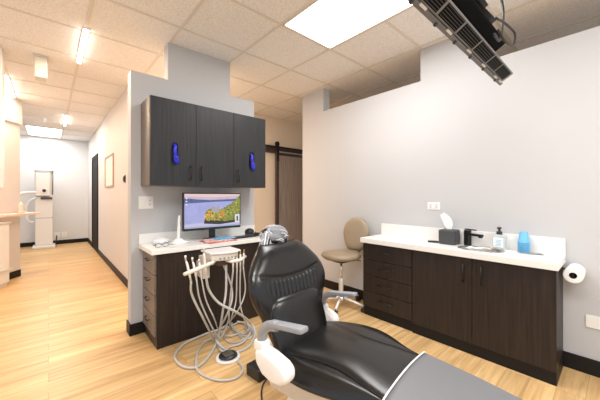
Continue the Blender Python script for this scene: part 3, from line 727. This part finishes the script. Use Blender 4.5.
pb.tube([(-.2065*(1-.06*(v-.57)/.57)+SU, -v, zt_at(v)+.017) for v in vs], .003, n=8); 
pb.build('piping', 'piping_white', cov, smooth=True)
# underframe, base
MB().prism([(-.19, .02, .28), (-.19, -.50, .31), (-.19, -.50, .40), (-.19, .02, .395)], (.42, 0, 0)).build('seat_frame', 'beige_metal', ch, bevel=.012)
b = MB(); b.prism([(-.12, .04, .05), (-.12, -.44, .05), (-.12, -.36, .30), (-.12, -.06, .30)], (.26, 0, 0)); b.build('lift_column', 'plastic_white', ch, bevel=.03, seg=4)
MB().box((-.14, -.70, 0), (.24, .04, .05)).build('floor_base', 'plastic_white', ch, bevel=.025, seg=4)
box('pump_box', (.06, .40, .0), (.24, .54, .075), 'black_plastic', ch, bevel=.01)
# armrests
def arm(u, dv, dz, hl):
    def A_(v, z): return (u, -(v+dv), z+dz)
    pts = spline([A_(-.02, .575), A_(-.022, .61), A_(-.012, .645), A_(.022, .675), (A_(.075, .690))], 6)
    ar = MB().tube(pts, [.021]*len(pts), rz=.022, n=16, up=(0, -1, 0)).build('armrest', 'arm_grey', ch, smooth=True)
    p2 = MB().box((u-.024, -.20, -.011), (u+.024, 0, .011), bev=.009)
    p2.bm.transform(Matrix.Translation((0, -(.03+dv), .690+dz)) @ Matrix.Rotation(radians(-9), 4, 'X'))
    p2.build('arm_pad', 'arm_grey', ar, auto=True)
    prof = [(-.04, .565), (0, .582), (.06, .575), (.125, .56), (.155, .54), (.157, .50), (.125, .472), (.07, .462), (.01, .475), (-.035, .515)]
    prof = [(v*hl if v > 0 else v, z) for v, z in prof]
    h = MB().prism([(u-.034, -(v+dv), z+dz) for v, z in prof], (.068, 0, 0)).build('arm_housing', 'plastic_white', ch, bevel=.020, seg=5)
    for p_ in h.data.polygons: p_.use_smooth = True
    MB().box((u-.027, -.008-dv, .56+dz), (u+.027, .048-dv, .605+dz), bev=.010).build('arm_collar', 'plastic_white', h, auto=True)
arm(-.315, .098, -.012, 1); arm(.35, -.085, -.092, .6)
# headrest
hd = MB(); tb = bmesh.new(); bmesh.ops.create_cube(tb, size=1); bmesh.ops.subdivide_edges(tb, edges=tb.edges[:], cuts=3, use_grid_fill=True)
for v in tb.verts:
    c = v.co.copy(); n_ = c.normalized()*.62; c = c.lerp(n_, .55); v.co = Vector((c.x*.17, c.y*.07, c.z*.10))
hd.merge(tb, None, Matrix.Translation((.0, .19, .985)) @ Matrix.Rotation(radians(-25), 4, 'X'))
hr = hd.build('headrest', 'leather_black', ch, smooth=True, sub=1)
for x in (-.03, .03): MB().tube([(x, .15, .83), (x, .19, .97)], .007, n=8).build('headrest_post', 'chrome', ch, smooth=True)
# clear plastic bag over the headrest
random.seed(5)
tb = bmesh.new(); bmesh.ops.create_uvsphere(tb, u_segments=28, v_segments=18, radius=1)
HC_ = Vector((.0, .19, .985))
for v in tb.verts:
    c = v.co; w = 1+.06*sin(c.x*7+c.z*9)+.05*sin(c.y*11+c.x*5)+random.uniform(-.03, .03)
    v.co = Vector((c.x*.098*w, c.y*.052*w, c.z*.062*w))
b = MB(); b.merge(tb, None, Matrix.Translation(HC_) @ Matrix.Rotation(radians(-20), 4, 'X'))
# loose sheet hanging down on the left
tb = bmesh.new(); g_ = []
for i_ in range(9):
    s_ = i_/8; row = []
    for j_ in range(7):
        t_ = j_/6-.5; row.append(tb.verts.new((-.07-.075*s_+t_*(.05+.02*s_), -.02-.03*s_+.012*sin(j_*2.3+s_*4), .04-.145*s_+.02*t_)))
    g_.append(row)
for i_ in range(8):
    for j_ in range(6): tb.faces.new((g_[i_][j_], g_[i_][j_+1], g_[i_+1][j_+1], g_[i_+1][j_]))
b.merge(tb, None, Matrix.Translation(HC_))
bag = b.build('plastic_cover', 'plastic_film', hr, smooth=False)
fb = MB()
f = lambda x, z: HC_+Vector((x, -.055*sqrt(max(.05, 1-(x/.10)**2-(z/.065)**2))-.016, z))
for k in range(8):
    a0 = random.uniform(-.08, .02); z0 = random.uniform(-.04, .045); a1 = a0+random.uniform(.04, .08); z1 = z0-random.uniform(.01, .04)
    fb.tube(spline([f(a0, z0), f((a0+a1)/2, (z0+z1)/2+.006), f(a1, z1)], 5), [.0006]+[.0018]*9+[.0008], n=6)
for k in range(3):
    x_ = -.085+.02*k; fb.tube(spline([HC_+Vector((x_, -.03, .02)), HC_+Vector((x_-.03, -.045, -.04)), HC_+Vector((x_-.06, -.05, -.10))], 5), [.0006]+[.0018]*9+[.0008], n=6)
for a_, b__ in (((-.085, -.03, .035), (-.155, -.055, -.115)), ((-.045, -.03, .0), (-.10, -.06, -.10)), ((-.155, -.055, -.115), (-.095, -.06, -.10))):
    fb.tube([HC_+Vector(a_), HC_+(Vector(a_)+Vector(b__))/2+Vector((.006, 0, 0)), HC_+Vector(b__)], .0022, n=6)
fb.build('cover_folds', 'bag_fold', hr, smooth=True)
# chair power cable
p0_ = onZ(262, 378, .01)
tag(MB().tube(spline([onZ(272, 377, .05), onZ(266, 380, .01), onZ(262, 388, .006), onZ(262, 400, .006), onZ(266, 415, .006)]), .005, n=8).build('chair_cable', 'black_plastic', smooth=True), 'black cable on the floor beside the dental chair base', 'cable')

# ================================================================== STOOL
SP = Vector((2.41, 2.03, 0))
t = thing('operator_stool', 'tan padded operator stool with chrome base beside the right cabinets', 'stool', SP, radians(0))
MB().lathe([(0, .525), (.12, .525), (.19, .532), (.215, .552), (.218, .570), (.205, .590), (.15, .602), (0, .606)], n=40).build('seat', 'tan_vinyl', t, smooth=True)
box('seat_plate', (-.07, -.07, .49), (.07, .07, .526), 'dark_grey', t, bevel=.006)
MB().lathe([(0, .30), (.014, .30), (.014, .50), (0, .50)], n=16).build('gas_lift', 'chrome', t, smooth=True)
MB().lathe([(0, .08), (.026, .08), (.026, .30), (.02, .315), (0, .315)], n=20).build('column', 'plastic_cream', t, smooth=True)
MB().lathe([(0, .07), (.045, .07), (.045, .10), (.03, .12), (0, .12)], n=20).build('hub', 'chrome', t, smooth=True)
for k in range(5):
    an = radians(208+72*k); e = Vector((cos(an), sin(an), 0))
    l = MB().tube([e*.03+Vector((0, 0, .10)), e*.15+Vector((0, 0, .088)), e*.265+Vector((0, 0, .068))], [.017, .014, .010], rz=[.014, .011, .008], n=10).build('leg', 'plastic_white', t, smooth=True)
    c = MB(); ax = Matrix.Rotation(an+pi/2, 4, 'Z') @ Matrix.Rotation(pi/2, 4, 'Y')
    for s_ in (-.013, .013): c.lathe([(0, -.007), (.022, -.007), (.025, 0), (.022, .007), (0, .007)], e*.265+Vector((0, 0, .0255))+Vector((-sin(an), cos(an), 0))*s_, mtx=Matrix.Rotation(an, 4, 'Z') @ Matrix.Rotation(pi/2, 4, 'X'), n=18)
    c.tube([e*.265+Vector((0, 0, .03)), e*.265+Vector((0, 0, .07))], .006, n=8); c.build('caster', 'black_plastic', l, smooth=True)
# stool backrest faces the room
bt = [(0, .07), (.15, .12), (.5, .165), (.75, .15), (.92, .095), (1, .035)]
bm = cushion(1, .385, lambda s: (-interp(bt, s), interp(bt, s)), .07, n=14, mm=18)
b = MB(); b.merge(bm, None, Matrix.Translation((.20, -.03, .59)) @ Matrix.Rotation(radians(-80), 4, 'Z') @ Matrix.Rotation(radians(-10), 4, 'X'))
b.build('backrest', 'tan_vinyl', t, smooth=True, sub=1)
MB().tube(spline([(.02, .0, .515), (.18, -.03, .515), (.265, -.035, .56), (.255, -.035, .70)], 6), .012, rz=.008, n=10).build('back_bracket', 'dark_grey', t, smooth=True)
MB().tube(spline([(.06, -.05, .51), (.16, -.10, .50), (.20, -.12, .49)], 4), .006, n=8).build('height_lever', 'chrome', t, smooth=True)

# ================================================================== RIGHT CABINETS
XC, YC0, YC1, ZC = 2.417, .262, 1.745, .742
XB = XR-.003
# three units: drawer unit, and a two-door sink unit
t = thing('drawer_cabinet', 'dark wood base cabinet with four stacked drawers beside the stool', 'cabinet', (XC, 1.22, 0))
Ld = YC1-1.22
box('body', (.018, .001, .10), (XB-.016-XC, Ld, ZC), 'espresso', t); box('toe_kick', (.02, .001, 0), (XB-.016-XC, Ld, .10), 'black_vinyl', t)
for k in range(4):
    z0 = .10+k*.159; dz = box('drawer', (0, .003, z0), (.018, Ld-.002, z0+.155), 'espresso', t, bevel=.0015)
    bar_handle('drawer_handle', (0, Ld/2, z0+.085), .15, (0, 1, 0), (-1, 0, 0), dz, r=.005)
t = thing('sink_cabinet', 'dark wood base cabinet with two doors under the round sink', 'cabinet', (XC, YC0, 0))
Ls = 1.22-YC0
box('body', (.018, 0, .10), (XB-.016-XC, Ls-.001, ZC), 'espresso', t)
box('toe_kick', (.005, .0, 0), (XB-.016-XC, Ls-.001, .10), 'black_vinyl', t)
ym = .743-YC0
for a, b_, hy in ((.001, ym-.0015, ym-.065), (ym+.0015, Ls-.003, ym+.058)):
    dd = box('cabinet_door', (0, a, .085), (.018, b_, ZC-.004), 'espresso', t, bevel=.0015)
    bar_handle('door_handle', (0, hy, .618), .14, (0, 0, 1), (-1, 0, 0), dd, r=.005)
# worktop with two cut openings
t = thing('sink_worktop', 'white worktop with backsplash on the right-hand cabinets', 'worktop', (XC, YC0, ZC))
slab = box('slab', (-.028, -.012, 0), (XB-XC, YC1-YC0+.015, .048), 'counter_white', t, bevel=.003)
box('backsplash', (XB-XC-.018, -.012, .048), (XB-XC, YC1-YC0-.01, .172), 'counter_white', t, bevel=.002)
ZS = ZC+.048
SINK = Vector((2.585, .735, ZS)); HOLE = Vector((2.665, .43, ZS))
def cutter(c, rx, ry):
    o = MB().lathe([(0, -.2), (1, -.2), (1, .2), (0, .2)], n=48, sx=rx, sy=ry).build('cutter'); o.location = c; return o
cuts = [cutter(SINK, .118, .15), cutter(HOLE, .05, .072)]
bpy.context.view_layer.update()
for o in cuts:
    for tgt in (slab,):
        md = tgt.modifiers.new('cut', 'BOOLEAN'); md.object = o; md.solver = 'EXACT'
dg = bpy.context.evaluated_depsgraph_get(); me = bpy.data.meshes.new_from_object(slab.evaluated_get(dg)); slab.modifiers.clear(); slab.data = me
sb = [o for o in C.objects if o.name == 'body' or o.name.startswith('body')]
for o in [x for x in C.objects if x.parent and x.parent.name == 'sink_cabinet' and x.name.startswith('body')]:
    for k in cuts:
        md = o.modifiers.new('cut', 'BOOLEAN'); md.object = k; md.solver = 'EXACT'
    dg = bpy.context.evaluated_depsgraph_get(); me = bpy.data.meshes.new_from_object(o.evaluated_get(dg)); o.modifiers.clear(); o.data = me
for o in cuts: bpy.data.objects.remove(o)
t = thing('sink_basin', 'round stainless steel sink basin set into the right worktop', 'sink', SINK)
MB().lathe([(1.0, .002), (1.0, .0035), (.96, .004), (.90, .001), (.87, -.02), (.80, -.09), (.60, -.115), (.15, -.12), (.15, -.125), (0, -.125)], n=48, sx=.128, sy=.162).build('bowl', 'steel', t, smooth=True)
MB().lathe([(0, -.118), (.022, -.118), (.024, -.121)], n=20).build('drain', 'chrome', t, smooth=True)
t = thing('waste_chute_ring', 'small oval steel waste opening in the worktop beside the blue cups', 'waste opening', HOLE)
MB().lathe([(1, .001), (1, .003), (.88, .003), (.84, -.002), (.84, -.06)], n=36, sx=.056, sy=.080).build('ring', 'steel', t, smooth=True)
MB().lathe([(0, -.055), (.85, -.055)], n=36, sx=.056, sy=.080).build('inner_flap', 'steel_dark', t)
# faucet
t = thing('faucet', 'square black single-lever faucet behind the sink', 'faucet', (2.705, .865, ZS), radians(68))
box('post', (-.021, -.021, 0), (.021, .021, .13), 'black_metal', t, bevel=.003)
box('spout', (-.135, -.016, .088), (-.019, .016, .108), 'black_metal', t, bevel=.003)
box('spout_outlet', (-.13, -.010, .078), (-.105, .010, .088), 'black_metal', t, bevel=.001)
box('lever', (-.075, -.014, .134), (.021, .014, .143), 'black_metal', t, bevel=.002)
# tissue box
t = thing('tissue_box', 'charcoal tissue box cover with a white tissue, left of the faucet', 'tissue box', (2.665, 1.0, ZS), 0)
box('cover', (-.065, -.070, 0), (.065, .070, .128), 'dark_grey', t, bevel=.012)
bm = bmesh.new(); N = 10; gr = []
for i in range(N+1):
    s_ = i/N; row = []
    for j in range(9):
        u = j/8-.5; row.append(bm.verts.new((.01*sin(j*2.1+s_*3)*(.3+s_), (u*(.03+.16*s_*(1-.75*s_))+.045*s_**1.5), .122+.155*s_*(1-.35*abs(u)*s_)+.006*sin(j*1.7)*s_)))
    gr.append(row)
for i in range(N):
    for j in range(8): bm.faces.new((gr[i][j], gr[i][j+1], gr[i+1][j+1], gr[i+1][j]))
b = MB(); b.merge(bm); o = b.build('tissue', 'tissue', t, smooth=True); md = o.modifiers.new('s', 'SOLIDIFY'); md.thickness = .001
# remote
t = thing('small_remote', 'small black remote lying on the worktop left of the tissue box', 'remote', (2.64, 1.13, ZS), radians(20))
box('body', (-.022, -.045, 0), (.022, .045, .014), 'black_plastic', t, bevel=.004)
box('buttons', (-.012, -.03, .014), (.012, .02, .0165), 'dark_grey', t, bevel=.001)
# soap bottle
t = thing('soap_bottle', 'clear soap bottle with black pump and pale label behind the sink', 'soap bottle', (2.705, .635, ZS))
box('bottle', (-.032, -.041, 0), (.032, .041, .118), 'soap_clear', t, bevel=.012, seg=3)
lb = box('front_label', (-.0338, -.034, .018), (-.0326, .034, .095), 'soap_label', t)
tx = MB()
for k in range(5): tx.box((-.0342, -.022+(.004 if k % 2 else 0), .072-k*.011), (-.0339, .020-(.006*k % .012), .076-k*.011))
tx.build('label_text', 'soap_text', lb)
MB().lathe([(0, .112), (.02, .112), (.02, .140), (.009, .143), (.007, .162), (.014, .162), (.014, .176), (0, .177)], n=18).build('pump', 'black_plastic', t, smooth=True)
box('pump_nozzle', (-.045, -.007, .164), (0, .007, .174), 'black_plastic', t, bevel=.002)
# cups: stack of blue disposable cups
t0 = None
def cup_mesh():
    return MB().lathe([(0, .0), (.034, 0), (.036, .001), (.0245, .075), (.021, .078), (0, .078), (0, .075), (.021, .074), (.033, .004)], n=28)
for k in range(6):
    z = ZS+.014*k
    nm = ['blue plastic cup, the lowest of the stack standing upside down by the sink', 'blue plastic cup, second from the bottom of the upside-down stack', 'blue plastic cup, third from the bottom of the upside-down stack', 'blue plastic cup, third from the top of the upside-down stack', 'blue plastic cup, second from the top of the upside-down stack', 'blue plastic cup, topmost of the upside-down stack'][k]
    if t0 is None:
        o = MB().lathe([(.038, 0), (.0395, .003), (.037, .0055), (.0345, .006), (.026, .080), (.023, .083), (0, .083), (0, .081), (.022, .081), (.0245, .079), (.034, .0)], n=28).build('plastic_cup', 'cup_blue', smooth=True); t0 = o
    else: o = t0.copy(); C.objects.link(o)
    o.location = (2.700, .478, z); tag(o, nm, 'cup', 'stack of blue cups')
# paper towel roll on holder
q = Vector((2.635, .165, .700))
q = Vector((2.64, .196, .698))
t = thing('toilet_paper_roll', 'white paper roll hanging at the side of the right cabinet', 'paper roll', q, radians(0))
MX = Matrix.Rotation(-pi/2, 4, 'Y')
MB().lathe([(.020, -.095), (.047, -.095), (.050, -.090), (.050, .090), (.047, .095), (.020, .095)], n=40, mtx=MX).build('paper', 'paper_white', t, auto=True)
MB().lathe([(.020, -.0952), (.020, .0952), (.018, .0952), (.018, -.0952)], n=32, mtx=MX).build('core', 'dark_grey', t, smooth=True)
tag(MB().tube([(2.745, .2615, .698), (2.745, .21, .698), (2.742, .196, .698), (2.54, .196, .698)], .006, n=8).build('roll_holder', 'black_metal', smooth=True), 'black bar fixed to the cabinet side carrying the paper roll', 'roll holder')
outlet((XR, 1.175, 1.120), .118, .070, 'x', 'white double outlet plate on the right wall above the tissue box', n=2)
outlet((XR, .075, .362), .15, .085, 'x', 'blank white wall plate low on the right wall beside the cabinet end', n=0)

# ================================================================== CEILING MONITOR (seen from below)
tv = thing('ceiling_television', 'black television hung from the ceiling at the top right, seen from below', 'television', (1.5, .49, 1.90))
# local frame: X along; tb = back direction along the bottom face; tu = up the screen
ang = radians(31)
back = Vector((0, -cos(ang), sin(ang))); up = Vector((0, sin(ang), cos(ang)))
def TV(x, b, u): return Vector((x, 0, 0))+back*b+up*u
MT = Matrix(((1, 0, 0, 0), (0, back.y, up.y, 0), (0, back.z, up.z, 0), (0, 0, 0, 1)))
def tvbox(name, a, b, m, parent=tv, bev=.002):
    x = MB().box(a, b, bev=bev); x.bm.transform(MT); bmesh.ops.recalc_face_normals(x.bm, faces=x.bm.faces[:]); return x.build(name, m, parent)
tvbox('front_bezel', (-.62, 0, 0), (.60, .020, .70), 'bezel_grey', bev=.004)
tvbox('screen', (-.60, -.002, .02), (.58, .0, .68), 'black_plastic', bev=0)
sh = tvbox('rear_shell', (-.60, .022, .004), (.585, .088, .66), 'silver_grey', bev=.006)
# vents in the bottom face
xs = -.56
for k, w in enumerate((.19, .19, .21, .21, .15, .18)):
    fr = tvbox('vent_panel', (xs, .030, .0015), (xs+w-.02, .080, .0045), 'vent_black', sh, 0)
    f = MB()
    for j in range(5): f.box((xs+.004, .035+j*.010, .0005), (xs+w-.024, .037+j*.010, .0016))
    f.bm.transform(MT); f.build('vent_slats', 'dark_grey', fr)
    xs += w
for x in (-.50, -.26, -.02, .20, .42, .52):
    tvbox('foot_pad', (x, .012, -.003), (x+.05, .022, .0005), 'pad_white', tv, .001)
for x in (-.55, -.35, -.15, .05, .25, .47): tvbox('bezel_clip', (x, -.004, -.004), (x+.014, .012, .002), 'black_plastic', tv, 0)
bul = tvbox('rear_bulge', (-.40, .088, .10), (.40, .15, .50), 'vent_black', tv, .01)
# mount
mt = thing('television_mount', 'black metal ceiling mount holding the television', 'mount', (1.5, .49, 1.90))
x = MB().box((-.22, .151, .15), (-.17, .175, .45)).box((.17, .151, .15), (.22, .175, .45)).box((-.22, .175, .25), (.22, .195, .33)); x.bm.transform(MT); x.build('bracket', 'black_metal', mt)
pv = TV(0, .195, .29); 
MB().tube([pv, pv+Vector((0, -.02, .06)), Vector((0, pv.y-.02, HC-1.90-.012))], .022, n=14).build('pole', 'black_metal', mt, smooth=True)
MB().lathe([(0, 0), (.07, 0), (.07, .012), (0, .012)], (0, pv.y-.02, HC-1.90-.0185), n=24).build('ceiling_plate', 'black_metal', mt)
# cables
def ocab(pts, r, label): tag(MB().tube(spline(pts, 8), r, n=8).build('cable', 'black_plastic', smooth=True), label, 'cable', 'cables of the ceiling television')
TO = Vector((1.5, .49, 1.90))
e0 = TO+TV(.40, .12, .05)
ocab([onY(499, -12, .44), onY(503, 8, .42), onY(503, 22, .40), onY(500, 40, .37), onY(494, 34, .36)], .006, 'black cable dropping straight behind the ceiling television')
ocab([onY(496, 18, .36), onY(506, 24, .35), onY(515, 34, .34), onY(513, 45, .34), onY(505, 41, .35), onY(498, 30, .36)], .005, 'black cable looping at the back of the ceiling television')
